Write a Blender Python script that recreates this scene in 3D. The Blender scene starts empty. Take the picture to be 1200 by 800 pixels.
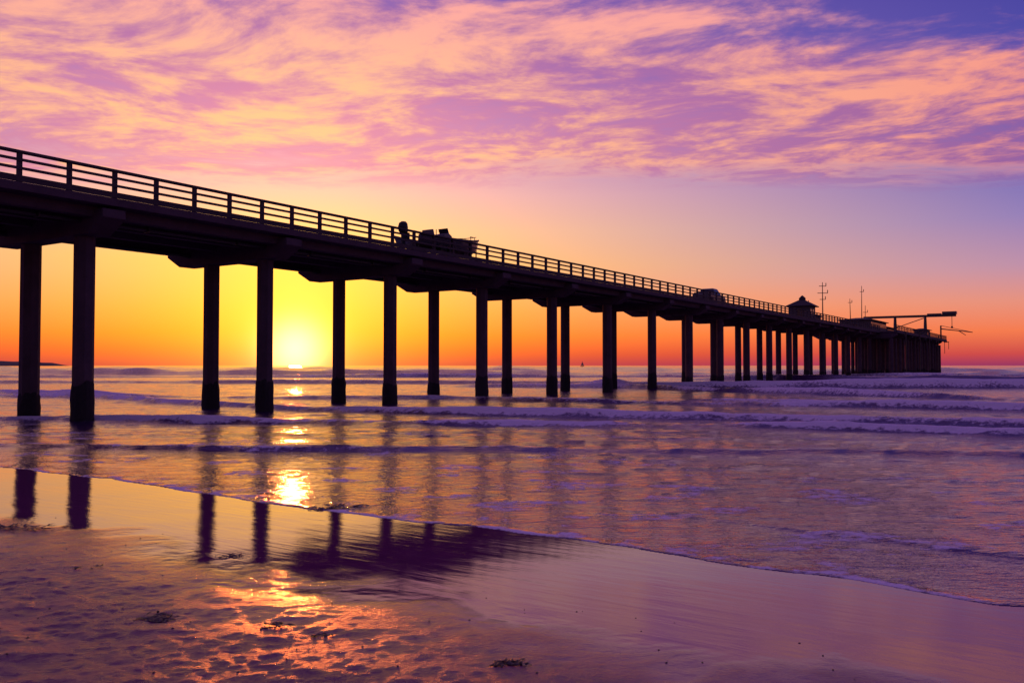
import bpy, bmesh, math, random
import numpy as np
from mathutils import Vector, Matrix
random.seed(7); rng=np.random.RandomState(5)
scene=bpy.context.scene
R=math.radians
def lin(c):
    return tuple(((v/255)/12.92 if v/255<=0.04045 else (((v/255)+0.055)/1.055)**2.4) for v in c)+(1.0,)

# ------------------------------------------------------------------ camera
cam_d=bpy.data.cameras.new("camera"); cam=bpy.data.objects.new("camera",cam_d)
scene.collection.objects.link(cam); scene.camera=cam
cam_d.lens=30; cam_d.sensor_width=36; cam_d.clip_end=30000; cam_d.clip_start=0.05
cam.location=(0,0,2.25); cam.rotation_euler=(R(90+1.6),0,0)
scene.view_settings.view_transform='Standard'; scene.view_settings.look='None'
scene.view_settings.exposure=0; scene.view_settings.gamma=1

# ------------------------------------------------------------------ node helper
class NT:
    def __init__(s,tree): s.t=tree; s.n=tree.nodes; s.l=tree.links
    def put(s,sock,v):
        if v is None: return
        if isinstance(v,bpy.types.NodeSocket): s.l.new(v,sock)
        else: sock.default_value=v
    def M(s,op,a,b=None,c=None,clamp=False):
        n=s.n.new('ShaderNodeMath'); n.operation=op; n.use_clamp=clamp
        s.put(n.inputs[0],a); s.put(n.inputs[1],b); s.put(n.inputs[2],c); return n.outputs[0]
    def SS(s,v,a,b,lo=0.0,hi=1.0,smooth=True):
        n=s.n.new('ShaderNodeMapRange'); n.interpolation_type='SMOOTHSTEP' if smooth else 'LINEAR'
        n.clamp=True
        s.put(n.inputs[0],v); s.put(n.inputs[1],a); s.put(n.inputs[2],b); s.put(n.inputs[3],lo); s.put(n.inputs[4],hi)
        return n.outputs[0]
    def ramp(s,v,stops):
        n=s.n.new('ShaderNodeValToRGB'); cr=n.color_ramp
        while len(cr.elements)<len(stops): cr.elements.new(0.5)
        for e,(p,c) in zip(cr.elements,stops): e.position=p
        for e,(p,c) in zip(cr.elements,stops): e.position=p; e.color=c
        s.put(n.inputs[0],v); return n.outputs[0]
    def mix(s,f,a,b,mode='MIX'):
        n=s.n.new('ShaderNodeMix'); n.data_type='RGBA'; n.blend_type=mode; n.clamp_factor=True
        s.put(n.inputs[0],f); s.put(n.inputs[6],a); s.put(n.inputs[7],b); return n.outputs[2]
    def noise(s,vec,scale,detail=4,rough=0.55,dist=0.0):
        n=s.n.new('ShaderNodeTexNoise'); s.put(n.inputs['Vector'],vec)
        n.inputs['Scale'].default_value=scale; n.inputs['Detail'].default_value=detail
        n.inputs['Roughness'].default_value=rough; n.inputs['Distortion'].default_value=dist
        return n.outputs[0]
    def comb(s,x,y,z):
        n=s.n.new('ShaderNodeCombineXYZ'); s.put(n.inputs[0],x); s.put(n.inputs[1],y); s.put(n.inputs[2],z); return n.outputs[0]
    def sep(s,v):
        n=s.n.new('ShaderNodeSeparateXYZ'); s.put(n.inputs[0],v); return n.outputs
    def scalecol(s,col,f):
        n=s.n.new('ShaderNodeVectorMath'); n.operation='SCALE'; s.put(n.inputs[0],col); s.put(n.inputs[3],f); return n.outputs[0]
    def addv(s,a,b):
        n=s.n.new('ShaderNodeVectorMath'); n.operation='ADD'; s.put(n.inputs[0],a); s.put(n.inputs[1],b); return n.outputs[0]

# ------------------------------------------------------------------ sky
SUN_AZ=R(-14.25); SUN_EL=R(1.1)
sun=Vector((math.sin(SUN_AZ)*math.cos(SUN_EL),math.cos(SUN_AZ)*math.cos(SUN_EL),math.sin(SUN_EL)))
w=bpy.data.worlds.new("World"); scene.world=w; w.use_nodes=True; w.name="sky"
t=NT(w.node_tree); t.n.clear()
out=t.n.new('ShaderNodeOutputWorld')
tc=t.n.new('ShaderNodeTexCoord'); D=tc.outputs['Generated']
x,y,z=t.sep(D)
hl=t.M('MAXIMUM',t.M('SQRT',t.M('ADD',t.M('MULTIPLY',x,x),t.M('MULTIPLY',y,y))),0.001)
sh=Vector((sun.x,sun.y)).normalized()
dh=t.M('DIVIDE',t.M('ADD',t.M('MULTIPLY',x,sh.x),t.M('MULTIPLY',y,sh.y)),hl)
azd=t.M('ARCCOSINE',t.M('MINIMUM',t.M('MAXIMUM',dh,-1.0),1.0))
faz=t.SS(azd,0.05,0.80,smooth=False)
ze=t.M('MAXIMUM',z,0.0)
def st(l): return [(min(1,e),lin(c)) for e,c in l]
rA=t.ramp(ze,st([(0,(204,54,46)),(.02,(238,84,28)),(.06,(254,138,28)),(.115,(255,182,62)),(.155,(254,188,118)),(.195,(246,178,162)),(.25,(206,140,186)),(.32,(138,94,186)),(.42,(96,62,172)),(.9,(146,98,178))]))
rB=t.ramp(ze,st([(0,(148,52,100)),(.012,(204,72,76)),(.035,(240,116,80)),(.065,(222,134,124)),(.10,(180,130,166)),(.15,(134,110,180)),(.20,(98,86,176)),(.28,(64,54,166)),(.38,(46,32,150)),(.9,(136,90,176))]))
sky=t.mix(faz,rA,rB)
# high cloud layer (flat layer, seen in its own perspective)
zc=t.M('MAXIMUM',z,0.03)
cu=t.M('DIVIDE',x,zc); cv=t.M('DIVIDE',y,zc)
ca,sa=math.cos(R(16)),math.sin(R(16))
ru=t.M('SUBTRACT',t.M('MULTIPLY',cu,ca),t.M('MULTIPLY',cv,sa))
rv=t.M('ADD',t.M('MULTIPLY',cu,sa),t.M('MULTIPLY',cv,ca))
wn=t.n.new('ShaderNodeTexNoise'); t.l.new(t.comb(ru,rv,3.1),wn.inputs['Vector']); wn.inputs['Scale'].default_value=1.1; wn.inputs['Detail'].default_value=1
wx,wy,wz=t.sep(wn.outputs['Color'])
wx=t.M('MULTIPLY',t.M('SUBTRACT',wx,.5),.6); wy=t.M('MULTIPLY',t.M('SUBTRACT',wy,.5),.6)
v1=t.comb(t.M('ADD',t.M('MULTIPLY',ru,0.70),wx),t.M('ADD',t.M('MULTIPLY',rv,1.0),wy),1.7)
n1=t.noise(v1,1.35,5,0.55,0.0)
v2=t.comb(t.M('ADD',t.M('MULTIPLY',ru,.95),wx),t.M('ADD',t.M('MULTIPLY',rv,1.15),wy),7.7)
n2=t.noise(v2,4.2,6,0.64,0.0)
dens=t.M('ADD',t.M('MULTIPLY',n1,0.66),t.M('MULTIPLY',n2,0.34))
edge=t.M('ADD',cv,t.M('MULTIPLY',t.M('SUBTRACT',dens,0.5),2.2))
emask=t.SS(edge,4.15,4.8,1.0,0.0)
cov=t.SS(t.M('ADD',cv,t.M('MULTIPLY',cu,-0.30)),1.75,2.8,-0.10,0.18)
dd=t.M('ADD',dens,cov)
cm=t.M('MULTIPLY',t.SS(dd,0.45,0.66),emask)
cm=t.M('MULTIPLY',cm,0.95)
shade=t.SS(t.M('ADD',t.M('MULTIPLY',n2,0.60),t.M('MULTIPLY',n1,0.40)),0.42,0.63)
cA=t.mix(shade,lin((206,112,160)),lin((255,190,128)))
cB=t.mix(shade,lin((142,72,150)),lin((250,148,126)))
cc=t.mix(faz,cA,cB)
ctop=t.mix(shade,lin((112,64,162)),lin((252,156,158)))
hi=t.SS(ze,0.27,0.42)
cc=t.mix(t.M('MULTIPLY',hi,0.85),cc,ctop)
sky=t.mix(cm,sky,cc)
# sun and its glow
dt=t.M('ADD',t.M('ADD',t.M('MULTIPLY',x,sun.x),t.M('MULTIPLY',y,sun.y)),t.M('MULTIPLY',z,sun.z))
ang=t.M('ARCCOSINE',t.M('MINIMUM',dt,1.0))
g1=t.M('MULTIPLY',t.M('EXPONENT',t.M('MULTIPLY',t.M('POWER',t.M('DIVIDE',ang,0.030),2.0),-1.0)),1.3)
g2=t.M('MULTIPLY',t.M('EXPONENT',t.M('DIVIDE',ang,-0.060)),1.30)
g3=t.M('MULTIPLY',t.M('EXPONENT',t.M('DIVIDE',ang,-0.15)),0.18)
gl=t.addv(t.addv(t.scalecol((1,.84,.46),g1),t.scalecol((1,.62,.10),g2)),t.scalecol((1,.34,.01),g3))
back=t.SS(dt,-0.35,0.62,0.42,1.0)
col=t.scalecol(t.addv(sky,gl),back)
bg=t.n.new('ShaderNodeBackground'); t.l.new(col,bg.inputs[0]); bg.inputs[1].default_value=0.97
ns=t.n.new('ShaderNodeTexSky'); ns.sky_type='NISHITA'; ns.sun_disc=False
ns.sun_elevation=SUN_EL; ns.sun_rotation=SUN_AZ; ns.dust_density=2.0
bg2=t.n.new('ShaderNodeBackground'); t.l.new(ns.outputs[0],bg2.inputs[0]); bg2.inputs[1].default_value=0.05
ad=t.n.new('ShaderNodeAddShader'); t.l.new(bg.outputs[0],ad.inputs[0]); t.l.new(bg2.outputs[0],ad.inputs[1])
t.l.new(ad.outputs[0],out.inputs[0])

sd=bpy.data.lights.new("sun",'SUN'); sd.energy=0.26; sd.angle=R(0.8); sd.color=(1,.17,.03)
so=bpy.data.objects.new("sun",sd); scene.collection.objects.link(so)
so.rotation_euler=(-sun).to_track_quat('-Z','Y').to_euler(); so.location=sun*50

# ------------------------------------------------------------------ materials
def mat(name):
    m=bpy.data.materials.new(name); m.use_nodes=True
    nt=NT(m.node_tree); b=m.node_tree.nodes['Principled BSDF']; return m,nt,b
def simple(name,col,rough=0.7,var=0.3,scale=3.0,metal=0.0,bump=0.01):
    m,nt,b=mat(name); tcx=nt.n.new('ShaderNodeTexCoord'); o=tcx.outputs['Object']
    n=nt.noise(o,scale,4,0.6)
    c1=tuple(v*(1-var) for v in col)+(1,); c2=tuple(min(1,v*(1+var)) for v in col)+(1,)
    nt.l.new(nt.mix(n,c1,c2),b.inputs['Base Color'])
    b.inputs['Roughness'].default_value=rough; b.inputs['Metallic'].default_value=metal
    if bump:
        bp=nt.n.new('ShaderNodeBump'); bp.inputs['Distance'].default_value=bump; nt.l.new(nt.noise(o,scale*6,3),bp.inputs['Height'])
        nt.l.new(bp.outputs[0],b.inputs['Normal'])
    return m
m_conc=simple("weathered_concrete",(.096,.058,.082),.85,.5,1.2,bump=.02)
m_wood=simple("weathered_timber",(.07,.05,.055),.8,.4,2.5)
m_barn=simple("barnacles",(.035,.028,.034),.9,.6,12,bump=.04)
m_hull=simple("boat_paint",(.12,.11,.13),.35,.1,2)
m_black=simple("rubber",(.02,.02,.02),.6,.2,5)
m_metal=simple("galvanised_steel",(.08,.08,.08),.5,.2,5,metal=.4)
m_paint=simple("truck_paint",(.08,.08,.09),.3,.1,2)
m_glass=simple("window_glass",(.02,.02,.03),.08,.1,2,bump=0)
m_shing=simple("roof_shingles",(.05,.04,.04),.85,.4,8)
m_wall=simple("painted_boards",(.11,.10,.10),.8,.2,3)
m_kelp=simple("kelp",(.030,.016,.012),.35,.5,20)
m_sail=simple("sail_cloth",(.3,.28,.28),.8,.1,2)
m_hill=simple("hill_scrub",(.05,.045,.05),.9,.4,.02)

# ------------------------------------------------------------------ numpy noise
_G={}
def lat(seed):
    if seed not in _G: _G[seed]=np.random.RandomState(seed).rand(256,256)*2-1
    return _G[seed]
def vn(X,Y,seed):
    xi=np.floor(X).astype(np.int32); yi=np.floor(Y).astype(np.int32); fx=X-xi; fy=Y-yi
    fx=fx*fx*(3-2*fx); fy=fy*fy*(3-2*fy)
    g=lat(seed); x0=xi&255; x1=(xi+1)&255; y0=yi&255; y1=(yi+1)&255
    a=g[x0,y0]; b=g[x1,y0]; c=g[x0,y1]; d=g[x1,y1]
    return (a*(1-fx)+b*fx)*(1-fy)+(c*(1-fx)+d*fx)*fy
def fbm(X,Y,seed,o=4):
    X=np.asarray(X,dtype=float); Y=np.asarray(Y,dtype=float)+X*0
    r=0;a=1;tt=0
    for i in range(o):
        r=r+a*vn(X*2**i+i*17.3,Y*2**i+i*9.1,seed+i); tt+=a; a*=.5
    return r/tt
def sst(v,a,b):
    q=np.clip((v-a)/(b-a),0,1); return q*q*(3-2*q)
CT,STH=math.cos(math.atan(.661)),math.sin(math.atan(.661))
def S_of(X,Y): return STH*X+CT*Y
def T_of(X,Y): return CT*X-STH*Y
def edge_s(T): return 9.55+0.42*fbm(T*0.20,3.3,21,3)+0.20*fbm(T*1.0,1.3,31,3)
def sand_h(X,Y):
    S=S_of(X,Y); T=T_of(X,Y)
    z=np.where(S>0,-0.015*(S-9.6),0.144-0.03*S)
    z=np.clip(z,-5,3.0)
    near=np.exp(-((S-4.5)/6.0)**2)*(np.abs(T)<60)
    z=z+near*0.008*fbm(X*.5,Y*.5,41,3)
    rough=sst(S,6.8,4.0)*(S>-15)*(np.abs(X)<40)*(np.abs(Y)<40)
    wv=fbm(X*.8,Y*.8,47,3)
    rid=np.sin((S*3.1+T*0.7+wv*3.2)*2.0)
    z=z+rough*(0.011*rid*sst(fbm(X*.35,Y*.5,53,2),-.35,.5)+0.016*fbm(X*2.2,Y*3.4,61,4)+0.011*fbm(X*9,Y*12,71,3))
    # faint backwash ridges on the wet part, almost parallel to the water's edge
    z=z+0.0013*np.exp(-((S-6.2)/2.4)**2)*(np.abs(T)<40)*fbm(S*2.6,T*.45,85,3)
    return z
def grid_obj(name,X,Y,Z,material,attrs={}):
    ny,nx=X.shape
    co=np.stack([X,Y,Z],-1).reshape(-1,3).astype(np.float32)
    idx=np.arange(nx*ny).reshape(ny,nx)
    f=np.stack([idx[:-1,:-1],idx[:-1,1:],idx[1:,1:],idx[1:,:-1]],-1).reshape(-1,4)
    me=bpy.data.meshes.new(name); me.vertices.add(len(co)); me.vertices.foreach_set('co',co.ravel())
    me.loops.add(f.size); me.loops.foreach_set('vertex_index',f.ravel().astype(np.int32))
    me.polygons.add(len(f)); me.polygons.foreach_set('loop_start',(np.arange(len(f))*4).astype(np.int32))
    me.polygons.foreach_set('loop_total',np.full(len(f),4,dtype=np.int32))
    me.update(calc_edges=True); me.polygons.foreach_set('use_smooth',np.ones(len(f),dtype=bool))
    for k,v in attrs.items():
        at=me.attributes.new(k,'FLOAT','POINT'); at.data.foreach_set('value',v.ravel().astype(np.float32))
    me.materials.append(material); o=bpy.data.objects.new(name,me); scene.collection.objects.link(o); return o

# ------------------------------------------------------------------ sand
m_sand,nt,b=mat("wet_sand")
geo=nt.n.new('ShaderNodeNewGeometry'); P=geo.outputs['Position']; px,py,pz=nt.sep(P)
S=nt.M('ADD',nt.M('MULTIPLY',px,STH),nt.M('MULTIPLY',py,CT))
T=nt.M('SUBTRACT',nt.M('MULTIPLY',px,CT),nt.M('MULTIPLY',py,STH))
big=nt.noise(P,0.55,4,.6,.4); med=nt.noise(P,3.0,5,.6); grit=nt.noise(P,24,6,.75)
dry=nt.SS(nt.M('ADD',S,nt.M('MULTIPLY',nt.M('SUBTRACT',big,.5),-4.0)),6.7,4.3)
dryl=nt.SS(S,-1.0,-6.0)
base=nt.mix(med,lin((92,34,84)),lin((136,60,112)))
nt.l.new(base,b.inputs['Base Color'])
nt.l.new(nt.M('SUBTRACT',1.66,nt.M('MULTIPLY',dry,.22)),b.inputs['IOR'])
ro=nt.M('ADD',nt.M('MULTIPLY',dry,0.24),0.035); ro=nt.M('ADD',ro,nt.M('MULTIPLY',dryl,.5))
ro=nt.M('ADD',ro,nt.M('MULTIPLY',nt.M('SUBTRACT',med,.5),nt.M('MULTIPLY',dry,.3)))
nt.l.new(ro,b.inputs['Roughness'])
strk=nt.noise(nt.comb(nt.M('MULTIPLY',S,3.4),nt.M('MULTIPLY',T,.55),0.0),2.0,4,.55,.3)
h=nt.M('ADD',nt.M('MULTIPLY',strk,nt.M('ADD',.0022,nt.M('MULTIPLY',dry,.004))),nt.M('MULTIPLY',grit,nt.M('MULTIPLY',nt.M('ADD',dry,.02),0.015)))
h=nt.M('ADD',h,nt.M('MULTIPLY',med,nt.M('MULTIPLY',dry,0.026)))
bp=nt.n.new('ShaderNodeBump'); bp.inputs['Distance'].default_value=1.0; bp.inputs['Strength'].default_value=1.0
nt.l.new(h,bp.inputs['Height']); nt.l.new(bp.outputs[0],b.inputs['Normal'])
def axis(lo,hi,step,far):
    a=list(np.arange(lo,hi,step)); s_=step; v=a[-1]
    while v<far: s_*=1.25; v+=s_; a.append(v)
    s_=step; v=lo; pre=[]
    while v>-far: s_*=1.25; v-=s_; pre.append(v)
    return np.array(pre[::-1]+a)
xs=axis(-11,7.5,0.03,6000); ys=axis(4.2,18,0.03,6000)
X,Y=np.meshgrid(xs,ys)
grid_obj("sand_beach",X,Y,sand_h(X,Y),m_sand)

# ------------------------------------------------------------------ sea
m_sea,nt,b=mat("sea_water")
geo=nt.n.new('ShaderNodeNewGeometry'); P=geo.outputs['Position']; px,py,pz=nt.sep(P)
def attr(n):
    a=nt.n.new('ShaderNodeAttribute'); a.attribute_name=n; return a.outputs['Fac']
foam=attr('foam'); chop=attr('chop')
q=nt.comb(nt.M('MULTIPLY',px,.6),nt.M('MULTIPLY',py,1.3),0.0)
n_a=nt.noise(q,1.7,5,.62,.3); n_b=nt.noise(q,9.0,3,.65,.3)
h=nt.M('ADD',nt.M('MULTIPLY',n_a,0.10),nt.M('MULTIPLY',n_b,0.036))
h=nt.M('MULTIPLY',h,chop)
h=nt.M('ADD',h,nt.M('MULTIPLY',n_b,nt.M('MULTIPLY',foam,.05)))
bp=nt.n.new('ShaderNodeBump'); bp.inputs['Distance'].default_value=1.0
nt.l.new(h,bp.inputs['Height'])
b.inputs['Base Color'].default_value=(.07,.018,.10,1); b.inputs['IOR'].default_value=1.48
nt.l.new(nt.M('ADD',.04,nt.M('MULTIPLY',chop,.08)),b.inputs['Roughness']); nt.l.new(bp.outputs[0],b.inputs['Normal'])
fo=nt.n.new('ShaderNodeBsdfDiffuse'); fo.inputs['Color'].default_value=(.90,.82,.90,1)
nt.l.new(bp.outputs[0],fo.inputs['Normal'])
mx=nt.n.new('ShaderNodeMixShader')
fnz=nt.noise(nt.comb(px,nt.M('MULTIPLY',py,1.3),0.0),3.2,5,.72)
ff=nt.SS(nt.M('ADD',fnz,nt.M('MULTIPLY',foam,.52)),.65,.86)
ff=nt.M('MULTIPLY',ff,nt.SS(foam,0.02,.25))
nt.l.new(ff,mx.inputs[0]); nt.l.new(b.outputs[0],mx.inputs[1]); nt.l.new(fo.outputs[0],mx.inputs[2])
om=[n for n in nt.n if n.type=='OUTPUT_MATERIAL'][0]; nt.l.new(mx.outputs[0],om.inputs[0])

yr=list(1/np.linspace(1/5.0,1/26.0,400))
yr+=list(np.arange(26.13,60,.17)); yr+=list(np.arange(60,150,.40))
v=yr[-1]; s_=.6
while v<9000: v+=s_; s_*=1.045; yr.append(v)
yr=np.array(yr)
uu=np.concatenate([np.linspace(-2.2,-.75,50)[:-1],np.linspace(-.75,.75,640),np.linspace(.75,2.2,50)[1:]])
Yg,U=np.meshgrid(yr,uu,indexing='ij'); Xg=U*(Yg+1.0)
Z=np.zeros_like(Xg); foam=np.zeros_like(Xg)
def ridge(pts,amp,wf,wb,x0=None,x1=None,fm=0.0,trail=0.0,seed=0,wig=0.3,crest=0.0):
    global Z,foam
    pts=sorted(pts); xc=[p[0] for p in pts]; yc=[p[1] for p in pts]
    Yc=np.interp(Xg,xc,yc)
    r0=max(0,np.searchsorted(yr,min(yc)-8*wf-3*wig-2)-1); r1=min(len(yr),np.searchsorted(yr,max(yc)+6*wb+3*wig+5*trail+2))
    sl=slice(r0,r1); xg=Xg[sl]; yg=Yg[sl]
    k=.35/max(wf,.3)
    n=fbm(xg*.16*k,yg*.01,100+seed,4)
    d=yg-Yc[sl]+n*wig*1.5
    A=(0.74+.9*fbm(xg*.16*max(k,.25),0.3,140+seed,4))
    if x0 is not None: A=A*sst(xg,x0[0],x0[1])
    if x1 is not None: A=A*sst(xg,x1[1],x1[0])
    A=np.clip(A,0,1.35)
    wd=np.where(d<0,wf,wb); h=np.exp(-(d/wd)**2)
    Z[sl]+=amp*A*h
    lump=fbm(xg*.9*k,yg*.6*k,160+seed,4)
    if fm>0: foam[sl]=np.maximum(foam[sl],np.clip(fm*(A+.35*lump-.1),0,1)*np.exp(-((d+wf*crest+lump*wf*.6)/(wf*1.4))**2))
    if trail>0:
        tr=sst(d,-.1,.1)*np.exp(-np.clip(d,0,None)/trail)*sst(fbm(xg*.5,yg*.9,170+seed,4),-.30,.25)
        foam[sl]=np.maximum(foam[sl],tr*np.clip(A*1.3,0,1)*min(1,fm+.6))
ridge([(-14.4,23.9),(-6.8,22.7),(0,22.5),(6.6,22.1),(12.9,21.4),(30,19)],.10,.14,.7,fm=.0,trail=1.1,seed=1,wig=.26)
ridge([(-10,17.5),(-4,18.3),(2,17.2),(8,16.8),(14,17)],.022,.12,.7,x0=(-8,-3),x1=(8,3),trail=.4,seed=21,wig=.7)
ridge([(-30,28.5),(-14,28.0),(0,26.8),(10,25.5),(16,23.8)],.04,.2,1.2,trail=.8,seed=22,wig=.8)
ridge([(-30,35.5),(-14,34.2),(0,32.8),(10,30.4),(16,27.2),(40,22)],.21,.35,1.4,fm=1.1,trail=2.4,seed=2,wig=.9)
ridge([(-70,86),(-42,70),(-26,56),(-13.5,45),(0,38.2),(10.5,35),(19,31),(40,27)],.38,.5,2.0,fm=1.5,trail=3.4,seed=3,wig=.9)
ridge([(8,90),(12,82),(21,70),(32,54),(60,44)],1.05,1.0,3.0,x0=(5,11),fm=2.2,trail=8,seed=4,wig=.9)
ridge([(14,52),(30,44),(60,34)],.32,.6,2.0,x0=(6,14),fm=1.4,trail=4,seed=14,wig=1.0)
ridge([(-90,140),(-66,130),(-14,92),(10,86)],.85,1.0,4,x1=(0,-12),fm=1.5,trail=6,seed=5,wig=1.2)
ridge([(-200,230),(-60,200),(40,215),(200,190)],1.3,3,12,fm=.3,seed=6,wig=4)
ridge([(20,130),(60,112),(120,98)],1.5,1.8,7,x0=(20,45),fm=.5,trail=2,seed=7,wig=2)
ridge([(-60,64),(-30,61),(-8,56),(10,50),(30,40)],.30,.6,2.2,fm=.9,trail=2,seed=8,wig=1.6)
ridge([(-100,112),(-20,106),(40,100)],.45,1.2,5,fm=.3,trail=1,seed=10,wig=3)
ridge([(-100,155),(20,160),(100,150)],.9,1.5,6,fm=.7,trail=3,seed=11,wig=3)
ridge([(-300,300),(300,280)],1.3,4,16,seed=12,wig=8)
ridge([(-500,420),(500,380)],1.6,5,22,seed=9,wig=12)
Sg=S_of(Xg,Yg); Tg=T_of(Xg,Yg); se=edge_s(Tg); ds=Sg-se
off=sst(ds,.5,12)
Z+=off*(.07*fbm(Xg*.22,Yg*.55,200,4)+.035*fbm(Xg*.8,Yg*1.9,210,2))
Z+=sst(ds,.4,3)*.013*fbm(Xg*2.2,Yg*4.5,215,2)
Z+=sst(ds,60,200)*.40*fbm(Xg*.05,Yg*.12,220,3)
d2=ds-2.1-0.5*fbm(Tg*.2,0,230,2); m2=sst(Tg,-5.5,-2.5)
Z+=m2*.024*np.exp(-(d2/np.where(d2<0,.08,.9))**2)*sst(ds,.1,.8)
near=sst(ds,0,1.2)
sh_=-0.015*(Sg-9.6)
thick=.014*(1-np.exp(-np.clip(ds,0,None)/.14))
Zw=(sh_+thick+.003)*(1-near)+(Z+.012)*near
Zw=np.where(ds<0,sh_-.03-np.clip(-ds,0,1)*.3,Zw)
foam=np.maximum(foam,.75*np.exp(-((ds-.06)/.10)**2)*(.6+.9*fbm(Tg*1.2,0,240,3)))
foam=np.maximum(foam,.66*sst(ds,0,.1)*np.exp(-np.clip(ds,0,None)/.9)*sst(fbm(Xg*2.5,Yg*3,245,3),-.2,.35))
lace=sst(fbm(Xg*.9,Yg*1.5,250,5),.0,.42)*sst(ds,.2,1.5)*sst(ds,16,4)
foam=np.maximum(foam,.48*lace)
foam=np.clip(foam,0,1)
chop=0.30+.22*sst(ds,.3,5)+.40*sst(ds,6,30)
grid_obj("sea_water",Xg,Yg,Zw,m_sea,{'foam':foam,'chop':chop})

# ------------------------------------------------------------------ mesh helpers
def box(bm,x0,x1,y0,y1,z0,z1):
    v=[bm.verts.new(p) for p in ((x0,y0,z0),(x1,y0,z0),(x1,y1,z0),(x0,y1,z0),(x0,y0,z1),(x1,y0,z1),(x1,y1,z1),(x0,y1,z1))]
    for f in ((0,3,2,1),(4,5,6,7),(0,1,5,4),(1,2,6,5),(2,3,7,6),(3,0,4,7)): bm.faces.new([v[i] for i in f])
def prism(bm,poly,axis,a0,a1):
    def mk(p,a): return (a,p[0],p[1]) if axis=='x' else (p[0],a,p[1])
    A=[bm.verts.new(mk(p,a0)) for p in poly]; B=[bm.verts.new(mk(p,a1)) for p in poly]
    bm.faces.new(A); bm.faces.new(B[::-1]); n=len(poly)
    for i in range(n): bm.faces.new([A[i],B[i],B[(i+1)%n],A[(i+1)%n]])
def tube(bm,p0,p1,r0,r1=None,n=8):
    r1=r0 if r1 is None else r1
    p0=Vector(p0);p1=Vector(p1); d=(p1-p0).normalized(); a=d.orthogonal().normalized(); c=d.cross(a)
    A=[bm.verts.new(p0+(a*math.cos(2*math.pi*i/n)+c*math.sin(2*math.pi*i/n))*r0) for i in range(n)]
    B=[bm.verts.new(p1+(a*math.cos(2*math.pi*i/n)+c*math.sin(2*math.pi*i/n))*r1) for i in range(n)]
    bm.faces.new(A[::-1]); bm.faces.new(B)
    for i in range(n): bm.faces.new([A[i],A[(i+1)%n],B[(i+1)%n],B[i]])
def loft(bm,rings,cap=True):
    V=[[bm.verts.new(p) for p in r] for r in rings]; n=len(rings[0])
    for a,b_ in zip(V,V[1:]):
        for i in range(n): bm.faces.new([a[i],a[(i+1)%n],b_[(i+1)%n],b_[i]])
    if cap: bm.faces.new(V[0][::-1]); bm.faces.new(V[-1])
def finish(bm,name,material,parent=None,smooth=False,bevel=0):
    bmesh.ops.recalc_face_normals(bm,faces=bm.faces[:])
    me=bpy.data.meshes.new(name); bm.to_mesh(me); bm.free(); me.materials.append(material)
    if smooth:
        for p in me.polygons: p.use_smooth=True
    o=bpy.data.objects.new(name,me); scene.collection.objects.link(o)
    if parent: o.parent=parent
    if bevel:
        bv=o.modifiers.new('bevel','BEVEL'); bv.width=bevel; bv.segments=2; bv.limit_method='ANGLE'
    return o
ROT=math.atan2(CT,STH)
def empty(name,s=0,d=0,z=0,rot=None):
    e=bpy.data.objects.new(name,None); scene.collection.objects.link(e); e.empty_display_size=.5
    e.location=(s*STH-d*CT,s*CT+d*STH,z); e.rotation_euler=(0,0,ROT if rot is None else rot); return e

# ------------------------------------------------------------------ pier  (local x = seaward, local y = away from camera)
pier=empty("pier")
DN,DF=31.0,40.3; C1,C2=33.1,37.2; DECK=8.72; SP=9.14; S1=19.0
bents=[S1+SP*i for i in range(-6,25)]
HEAD0,HEAD1,HN,HF=174.0,248.0,28.0,43.5
bm=bmesh.new()
box(bm,-45,HEAD1,DN,DF,8.42,DECK)
finish(bm,"deck_slab",m_conc,pier)
bm=bmesh.new()
box(bm,HEAD0,HEAD1-.05,HN,DN-.004,8.40,DECK+.02); box(bm,HEAD0,HEAD1-.05,DF+.004,HF,8.40,DECK+.02)
finish(bm,"head_platform",m_conc,pier)
bm=bmesh.new()
for dc in (31.9,34.2,36.4,39.2):
    box(bm,-44.9,HEAD1-.3,dc-.22,dc+.22,8.02,8.417)
finish(bm,"girders",m_conc,pier)
bm=bmesh.new()
for s in bents:
    a,c=(DN+.05,DF-.02) if s<HEAD0-3 else (HN+.1,HF-.1)
    prism(bm,[(a,8.0),(a,7.95),(a+1.0,7.40),(c-1.0,7.40),(c,7.95),(c,8.0),(c-.02,8.3),(a+.02,8.3)],'x',s-.48,s+.48)
finish(bm,"bent_caps",m_conc,pier,bevel=.03)
bm=bmesh.new(); bb=bmesh.new()
def column(s,d,r=.37):
    n=8; rr=r/math.cos(math.pi/8)
    rings=[]
    for zz in (-6,2.2,7.41):
        rings.append([(s+rr*math.cos(2*math.pi*(i+.5)/n),d+rr*math.sin(2*math.pi*(i+.5)/n),zz) for i in range(n)])
    loft(bm,rings)
    n=14; rings=[]; hh=.9+random.random()*.7
    for k in range(9):
        zz=-1.2+(hh+1.2)*k/8; e=.02+.05*(1-k/8) if k<8 else .005
        rings.append([(s+(rr+e+random.uniform(-.02,.03))*math.cos(2*math.pi*i/n),d+(rr+e+random.uniform(-.02,.03))*math.sin(2*math.pi*i/n),zz+random.uniform(-.15,.15)*(k==8)) for i in range(n)])
    loft(bb,rings)
for s in bents:
    rows=(C1,C2) if s<HEAD0-3 else (29.2,C1,C2,41.8)
    for d in rows: column(s,d)
    if s>HEAD0:
        for d in (29.2,35.2): column(s+SP/2 if s+SP/2<HEAD1 else s-1.5,d,.28)
finish(bm,"columns",m_conc,pier); finish(bb,"barnacle_crust",m_barn,pier)
bm=bmesh.new()
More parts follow.
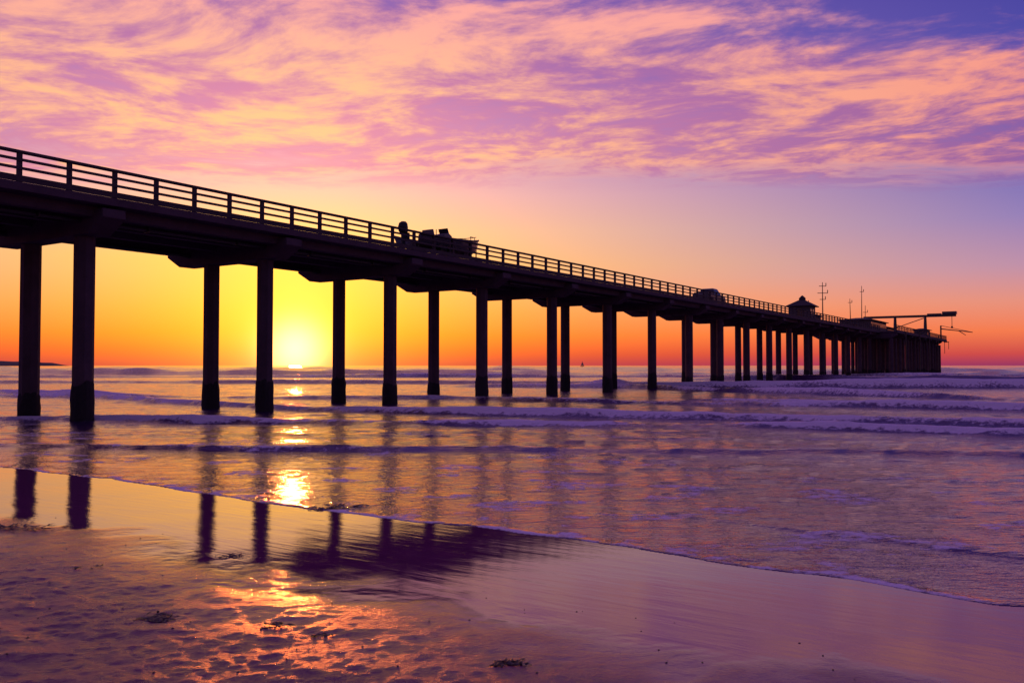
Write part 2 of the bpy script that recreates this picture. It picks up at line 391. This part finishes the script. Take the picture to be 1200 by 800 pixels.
def rail_run(s0,s1,d):
    n=int(round((s1-s0)/1.8))
    for i in range(n+1):
        s=s0+(s1-s0)*i/n; j=random.uniform(-.012,.012)
        box(bm,s-.075,s+.075,d-.07+j,d+.07+j,DECK-.3,DECK+1.05)
    box(bm,s0-.1,s1+.1,d-.11,d+.11,DECK+1.053,DECK+1.14)
    for zz,hh in ((.80,.05),(.50,.05),):
        box(bm,s0-.1,s1+.1,d-.115,d-.073,DECK+zz-hh,DECK+zz+hh)
    box(bm,s0-.1,s1+.1,d-.14,d-.074,DECK+.02,DECK+.24)
rail_run(-44,HEAD0,DN+.16); rail_run(-44,HEAD0,DF-.16)
rail_run(HEAD0,HEAD1-.4,HN+.16); rail_run(HEAD0,HEAD1-.4,HF-.16)
finish(bm,"railing",m_wood,pier)
bm=bmesh.new()
tube(bm,(-40,32.6,7.95),(HEAD1-2,32.6,7.95),.09,n=8); tube(bm,(-40,38.4,7.92),(HEAD1-2,38.4,7.92),.12,n=8)
for s in np.arange(-38,240,4.57): box(bm,s-.03,s+.03,32.4,32.8,7.84,8.2)
finish(bm,"service_pipes",m_metal,pier)
bm=bmesh.new()
for s in (178,190,205,221,236,244):
    box(bm,s-.1,s+.1,HN-.9,HN+.3,8.1,8.3); tube(bm,(s,HN-.8,8.2),(s,HN-.8,5.0+random.random()*2),.06)
for s in (183,201,215,230):
    for k in (-.25,.25): tube(bm,(s+k,HN-.12,1.0),(s+k,HN-.12,9.4),.05,n=6)
    for zz in np.arange(1.2,8.4,.4): tube(bm,(s-.25,HN-.12,zz),(s+.25,HN-.12,zz),.03,n=5)
finish(bm,"ladders_and_brackets",m_metal,pier)

# ------------------------------------------------------------------ boat on trailer
boat=empty("motor_boat",41.6,32.7,DECK)
bm=bmesh.new(); rings=[]
L=[(-3.3,1.0,.42,1.18),(-2.2,1.12,.38,1.18),(-.8,1.18,.36,1.2),(.6,1.15,.36,1.26),(1.8,.95,.42,1.36),(2.8,.62,.58,1.5),(3.4,.3,.85,1.62),(3.75,.05,1.25,1.7)]
for (lx,hb,k,sh2) in L:
    rings.append([(lx,-hb,sh2),(lx,-hb*.97,sh2-.18),(lx,-hb*.82,k+.28),(lx,-hb*.4,k+.1),(lx,0,k),(lx,hb*.4,k+.1),(lx,hb*.82,k+.28),(lx,hb*.97,sh2-.18),(lx,hb,sh2),(lx,hb*.86,sh2-.02),(lx,hb*.8,sh2-.45 if lx<2.9 else sh2-.1),(lx,0,sh2-.5 if lx<2.9 else sh2-.1),(lx,-hb*.8,sh2-.45 if lx<2.9 else sh2-.1),(lx,-hb*.86,sh2-.02)])
loft(bm,rings); finish(bm,"hull",m_hull,boat)
bm=bmesh.new()
for a,c in zip(L,L[1:]):
    for sg in (-1,1): tube(bm,(a[0],sg*(a[1]+.02),a[3]),(c[0],sg*(c[1]+.02),c[3]),.06,n=8)
finish(bm,"rub_rail",m_black,boat)
bm=bmesh.new()
prism(bm,[(-.35,.75),(.55,.75),(.50,1.55),(.15,1.72),(-.3,1.6)],'y',-.4,.4)
prism(bm,[(-1.35,.75),(-.75,.75),(-.75,1.35),(-1.25,1.42),(-1.35,1.75),(-1.45,1.75)],'y',-.42,.42)
prism(bm,[(1.2,.8),(1.9,.8),(1.85,1.42),(1.3,1.45)],'y',-.35,.35)
finish(bm,"console_and_seat",m_hull,boat,bevel=.03)
bm=bmesh.new(); prism(bm,[(.2,1.7),(.26,1.7),(.12,2.0),(.06,2.0)],'y',-.35,.35); finish(bm,"windscreen",m_glass,boat)
bm=bmesh.new()
for sg in (-1,1):
    for xx in (2.0,2.9): tube(bm,(xx,sg*.8*(3.9-xx)/2,1.4+.08*(xx-2)),(xx,sg*.75*(3.9-xx)/2,1.68+.08*(xx-2)),.022,n=6)
    tube(bm,(2.0,sg*.72,1.68),(2.9,sg*.36,1.76),.022,n=6); tube(bm,(2.9,sg*.36,1.76),(3.6,0,1.9),.022,n=6)
tube(bm,(-.2,.3,1.6),(-.2,.3,1.95),.025); tube(bm,(-.2,-.1,1.6),(-.45,-.1,1.75),.02)
finish(bm,"bow_rail",m_metal,boat)
bm=bmesh.new()
def rr_(cx,cz,lx,ly,y=0): return [(cx+lx*math.cos(a)*1.0,ly*math.sin(a),cz) for a in [2*math.pi*i/12 for i in range(12)]]
loft(bm,[rr_(-3.62,1.25,.20,.16),rr_(-3.66,1.32,.33,.22),rr_(-3.68,1.6,.36,.24),rr_(-3.66,1.82,.30,.21),rr_(-3.62,1.93,.16,.12)])
prism(bm,[(-3.8,1.28),(-3.5,1.28),(-3.55,.5),(-3.62,.32),(-3.95,.34),(-3.9,.5),(-3.75,.55)],'y',-.07,.07)
prism(bm,[(-4.1,.56),(-3.5,.56),(-3.5,.60),(-4.1,.60)],'y',-.14,.14)
tube(bm,(-3.62,0,.36),(-4.05,0,.36),.09,.05)
for k in range(3):
    a=k*2.094; tube(bm,(-4.03,0,.36),(-4.03,.2*math.sin(a),.36+.2*math.cos(a)),.05,.03)
box(bm,-3.42,-3.3,-.2,.2,.8,1.3)
finish(bm,"outboard_motor",m_black,boat,smooth=False,bevel=.01)
bm=bmesh.new()
for sg in (-1,1):
    box(bm,-3.2,2.6,sg*.62-.05,sg*.62+.05,.30,.42)
    tube(bm,(2.6,sg*.62,.36),(4.2,0,.36),.05)
    prism(bm,[(-1.9,.55),(-1.8,.72),(-.2,.72),(-.1,.55),(-.1,.5),(-.25,.66),(-1.75,.66),(-1.9,.5)],'y',sg*1.15-.12,sg*1.15+.12)
    for xx in (-3.0,-1.5,0,1.5): box(bm,xx-.05,xx+.05,sg*.55-.06,sg*.55+.06,.42,.62)
for xx in (-3.0,-1.4,-.6,1.0,2.4): box(bm,xx-.04,xx+.04,-.62,.62,.24,.298)
tube(bm,(3.6,0,.36),(3.6,0,1.2),.04); tube(bm,(4.1,0,.02),(4.1,0,.4),.04)
finish(bm,"trailer_frame",m_metal,boat)
bm=bmesh.new()
for sg in (-1,1):
    for xx in (-1.4,-.6): tube(bm,(xx,sg*1.03,.32),(xx,sg*1.24,.32),.32,n=20)
tube(bm,(4.1,-.06,.12),(4.1,.06,.12),.12,n=14)
finish(bm,"trailer_wheels",m_black,boat,bevel=.02)

# ------------------------------------------------------------------ pickup truck
truck=empty("pickup_truck",88.7,33.0,DECK+.003)
bm=bmesh.new()
def sec(xx,hw,z0,z1): return [(xx,-hw,z0),(xx,hw,z0),(xx,hw,z1-.08),(xx,hw*.93,z1),(xx,-hw*.93,z1),(xx,-hw,z1-.08)]
loft(bm,[sec(-2.7,.88,.5,1.05),sec(-2.6,.93,.42,1.12),(sec(.9,.95,.4,1.12)),sec(1.1,.95,.4,1.12),sec(2.3,.92,.42,1.05),sec(2.65,.85,.5,.92)])
finish(bm,"body",m_paint,truck,bevel=.03)
bm=bmesh.new()
def cab(z,x0,x1,hw): return [(x0,-hw,z),(x1,-hw,z),(x1,hw,z),(x0,hw,z)]
loft(bm,[cab(1.10,-.95,1.35,.86),cab(1.72,-.75,.55,.70),cab(1.78,-.6,.4,.62)]); finish(bm,"cab",m_paint,truck,bevel=.04)
bm=bmesh.new()
for sg in (-1,1):
    vs=[bm.verts.new(p) for p in ((-.78,sg*.865,1.16),(1.12,sg*.865,1.16),(.50,sg*.725,1.66),(-.66,sg*.725,1.66))]; bm.faces.new(vs)
vs=[bm.verts.new(p) for p in ((1.30,-.76,1.17),(1.30,.76,1.17),(.63,.64,1.66),(.63,-.64,1.66))]; bm.faces.new(vs)
finish(bm,"windows",m_glass,truck)
bm=bmesh.new()
for xx in (-1.7,1.7):
    for sg in (-1,1): tube(bm,(xx,sg*.74,.37),(xx,sg*.97,.37),.37,n=22)
finish(bm,"wheels",m_black,truck,bevel=.03)
bm=bmesh.new(); box(bm,-2.82,-2.71,-.85,.85,.48,.62); box(bm,2.66,2.78,-.85,.85,.45,.62); box(bm,-2.5,-1.0,-.8,.8,1.125,1.25)
finish(bm,"bumpers_and_load",m_metal,truck)

# ------------------------------------------------------------------ huts
def hut(name,s,d,w_,l_,h_,roof,cup=True):
    e=empty(name,s,d,DECK+.003)
    bm=bmesh.new(); box(bm,-l_/2,l_/2,-w_/2,w_/2,0,h_); finish(bm,"walls",m_wall,e)
    bm=bmesh.new(); o=.45
    loft(bm,[[(-l_/2-o,-w_/2-o,h_),(l_/2+o,-w_/2-o,h_),(l_/2+o,w_/2+o,h_),(-l_/2-o,w_/2+o,h_)],
             [(-l_/2-o,-w_/2-o,h_+.12),(l_/2+o,-w_/2-o,h_+.12),(l_/2+o,w_/2+o,h_+.12),(-l_/2-o,w_/2+o,h_+.12)],
             [(-l_*.18,-w_*.15,h_+roof),(l_*.18,-w_*.15,h_+roof),(l_*.18,w_*.15,h_+roof),(-l_*.18,w_*.15,h_+roof)]])
    finish(bm,"roof",m_shing,e)
    bm=bmesh.new()
    for yy in (-w_/2-.012,w_/2+.012):
        for xx in np.arange(-l_/2+.7,l_/2-.5,1.3): box(bm,xx-.35,xx+.35,yy-.01,yy+.01,h_-1.2,h_-.4)
    box(bm,-l_/2-.02,-l_/2-.004,-.4,.4,0.02,2.0)
    finish(bm,"windows_and_door",m_glass,e)
    if cup:
        bm=bmesh.new(); box(bm,-.4,.4,-.4,.4,h_+roof-.25,h_+roof+.35)
        tube(bm,(0,0,h_+roof+.352),(0,0,h_+roof+.75),.5,.08,8); finish(bm,"cupola",m_shing,e)
    return e
hut("kiosk_hut",132,34.5,3.0,3.2,2.35,1.0)
hut("storage_shed",150,38,2.4,5,1.9,.5,False)
hut("pump_house",192,37.5,6,17,2.7,.75,False)
hut("storage_shed",218,38.5,4,9,2.3,.6,False)
hut("storage_shed",234,32,3,5,2.2,.5,False)

# ------------------------------------------------------------------ antenna masts
def mast(name,s,d,h_,arms,lean=0):
    e=empty(name,s,d,DECK+.003); bm=bmesh.new(); tube(bm,(0,0,0),(lean,0,h_),.11,.05,8); box(bm,-.25,.25,-.25,.25,0,.08)
    for (zz,l,ang_) in arms:
        a=R(ang_); f=zz/h_; tube(bm,(lean*f-l*math.cos(a),-l*math.sin(a),zz),(lean*f+l*math.cos(a),l*math.sin(a),zz),.05,.05,6)
        tube(bm,(lean*f+l*math.cos(a),l*math.sin(a),zz),(lean*f+l*math.cos(a),l*math.sin(a),zz+.5),.06,.06,6)
    finish(bm,"mast_and_arms",m_metal,e); return e
mast("antenna_mast",139,33.2,6.6,[(6.0,.55,-56),(4.9,.8,-56),(3.9,.45,-56)])
mast("antenna_mast",142,37,4.2,[(3.6,.9,-56)])
mast("antenna_mast",185,36.5,9.8,[(8.6,.4,-56)],.3)
mast("antenna_mast",182,38,7.0,[(6.2,.4,-56)],-.6)
mast("antenna_mast",196,38,6.5,[(5.0,.5,-56)],.5)

# ------------------------------------------------------------------ crane
cr=empty("pier_crane",236,35,DECK+.003)
bm=bmesh.new()
for yy in (-3.5,3.5):
    for xx in (-1.6,1.6): tube(bm,(xx,yy,0),(xx*.4,yy,5.6),.28,.22,8)
    tube(bm,(-1.0,yy,2.6),(1.0,yy,2.6),.12)
tube(bm,(0,-3.5,5.5),(0,3.5,3.0),.1)
finish(bm,"legs",m_metal,cr)
bm=bmesh.new()
for xx in (-.55,.55): box(bm,xx-.14,xx+.14,-10.4,11.0,5.62,6.15)
for yy in np.arange(-10.2,11,1.5): box(bm,-.41,.41,yy-.1,yy+.1,5.7,6.0)
finish(bm,"boom",m_metal,cr)
bm=bmesh.new(); box(bm,-.9,.9,-10.6,-7.4,6.16,6.85); box(bm,-.7,.7,-7.2,-4,6.16,6.45); finish(bm,"winch_housing",m_paint,cr,bevel=.05)
bm=bmesh.new(); tube(bm,(0,-9.5,5.6),(0,-9.5,3.2),.07); box(bm,-.2,.2,-9.7,-9.3,2.7,3.2)
tube(bm,(0,-7,2.6),(0,-14,1.6),.14,.09); tube(bm,(0,-7,.0),(0,-7,3.4),.18); tube(bm,(0,-7,3.4),(0,-14,1.6),.06); tube(bm,(0,-11,2.0),(0,-12.5,.9),.1,.07)
finish(bm,"hook_and_davit",m_metal,cr)

# ------------------------------------------------------------------ distant things
e=bpy.data.objects.new("sailboat",None); scene.collection.objects.link(e); e.location=(125,1520,0); e.rotation_euler=(0,0,.6)
bm=bmesh.new(); loft(bm,[[(-3.5,-1,.1),(-3.5,1,.1),(-3.5,1.1,1.2),(-3.5,-1.1,1.2)],[(0,-1.3,-.1),(0,1.3,-.1),(0,1.5,1.1),(0,-1.5,1.1)],[(4.2,-.05,.4),(4.2,.05,.4),(4.4,.1,1.5),(4.4,-.1,1.5)]]); finish(bm,"hull",m_hull,e)
bm=bmesh.new(); prism(bm,[(-3,2),(.4,2),(.4,9.5)],'y',-.03,.03); prism(bm,[(.8,1.8),(4,1.8),(.8,8)],'y',-.03,.03); finish(bm,"sails",m_sail,e)
bm=bmesh.new(); tube(bm,(.6,0,1),(.6,0,10),.09); finish(bm,"mast",m_metal,e)
hx=np.linspace(-3300,-1735,90); hy=np.linspace(2850,3400,14); HX,HY=np.meshgrid(hx,hy)
prof=sst(HX,-1735,-1800)*(18+14*fbm(HX*.006,HY*.004,300,3)+6*fbm(HX*.03,HY*.02,310,3))+sst(HX,-1800,-2500)*30
HZ=prof*np.sin(np.clip((HY-2850)/550,0,1)*math.pi)**.5-1
grid_obj("headland",HX,HY,HZ,m_hill)

# ------------------------------------------------------------------ kelp wrack
def sandz(x_,y_): return float(sand_h(np.array([x_]),np.array([y_]))[0])
def kelp(x_,y_,size,n,flat=1.0):
    bm=bmesh.new()
    for i in range(n):
        a=random.uniform(0,6.28); r=size*random.random()**.7*.6
        p=Vector((x_+r*math.cos(a)*1.4,y_+r*math.sin(a)*.8,0)); a=random.uniform(-.9,.9)+random.choice((0,3.14)); wd=random.uniform(.005,.016)
        lift=random.uniform(.002,.03)*flat*size*2; pr=None; N=9
        zb=sandz(p.x,p.y)
        for k in range(N):
            a+=random.uniform(-.55,.55); p=p+Vector((math.cos(a),math.sin(a),0))*size*.10
            zz=zb+.004+lift*math.sin(math.pi*k/(N-1))+random.uniform(0,.005)
            w2=wd*math.sin(math.pi*(k+.6)/(N+.2))+.002; sd_=Vector((-math.sin(a),math.cos(a),random.uniform(-.5,.5)))*w2
            c=[bm.verts.new(Vector((p.x,p.y,zz))-sd_),bm.verts.new(Vector((p.x,p.y,zz+w2*.4))),bm.verts.new(Vector((p.x,p.y,zz))+sd_)]
            if pr: bm.faces.new([pr[0],pr[1],c[1],c[0]]); bm.faces.new([pr[1],pr[2],c[2],c[1]])
            pr=c
        if i%4==0: bmesh.ops.create_icosphere(bm,subdivisions=1,radius=random.uniform(.006,.014),matrix=Matrix.Translation((p.x,p.y,zb+.01)))
    finish(bm,"seaweed_clump",m_kelp,None,smooth=True)
for (a,c,sz,n) in [(-6.6,11.5,.34,26),(-3.25,9.9,.14,14),(-2.75,13.6,.34,44),(-3.1,7.45,.17,34),(-.02,6.35,.11,26),(-2.0,7.25,.12,12),(-1.55,7.0,.06,7),(-4.6,9.3,.12,6)]:
    kelp(a,c,sz,n,1.4)
bm=bmesh.new()
for i in range(260):
    S_=random.uniform(2.5,7.0); T_=random.uniform(-14,4); x_=STH*S_+CT*T_; y_=CT*S_-STH*T_
    if y_<4.5: continue
    r=random.uniform(.003,.009)
    mt=Matrix.Translation((x_,y_,sandz(x_,y_)+r*.2))@Matrix.Rotation(random.uniform(0,3),4,'Z')@Matrix.Diagonal((1.5,1,.6,1))
    bmesh.ops.create_icosphere(bm,subdivisions=1,radius=r,matrix=mt)
finish(bm,"pebbles",m_kelp,None,smooth=True)
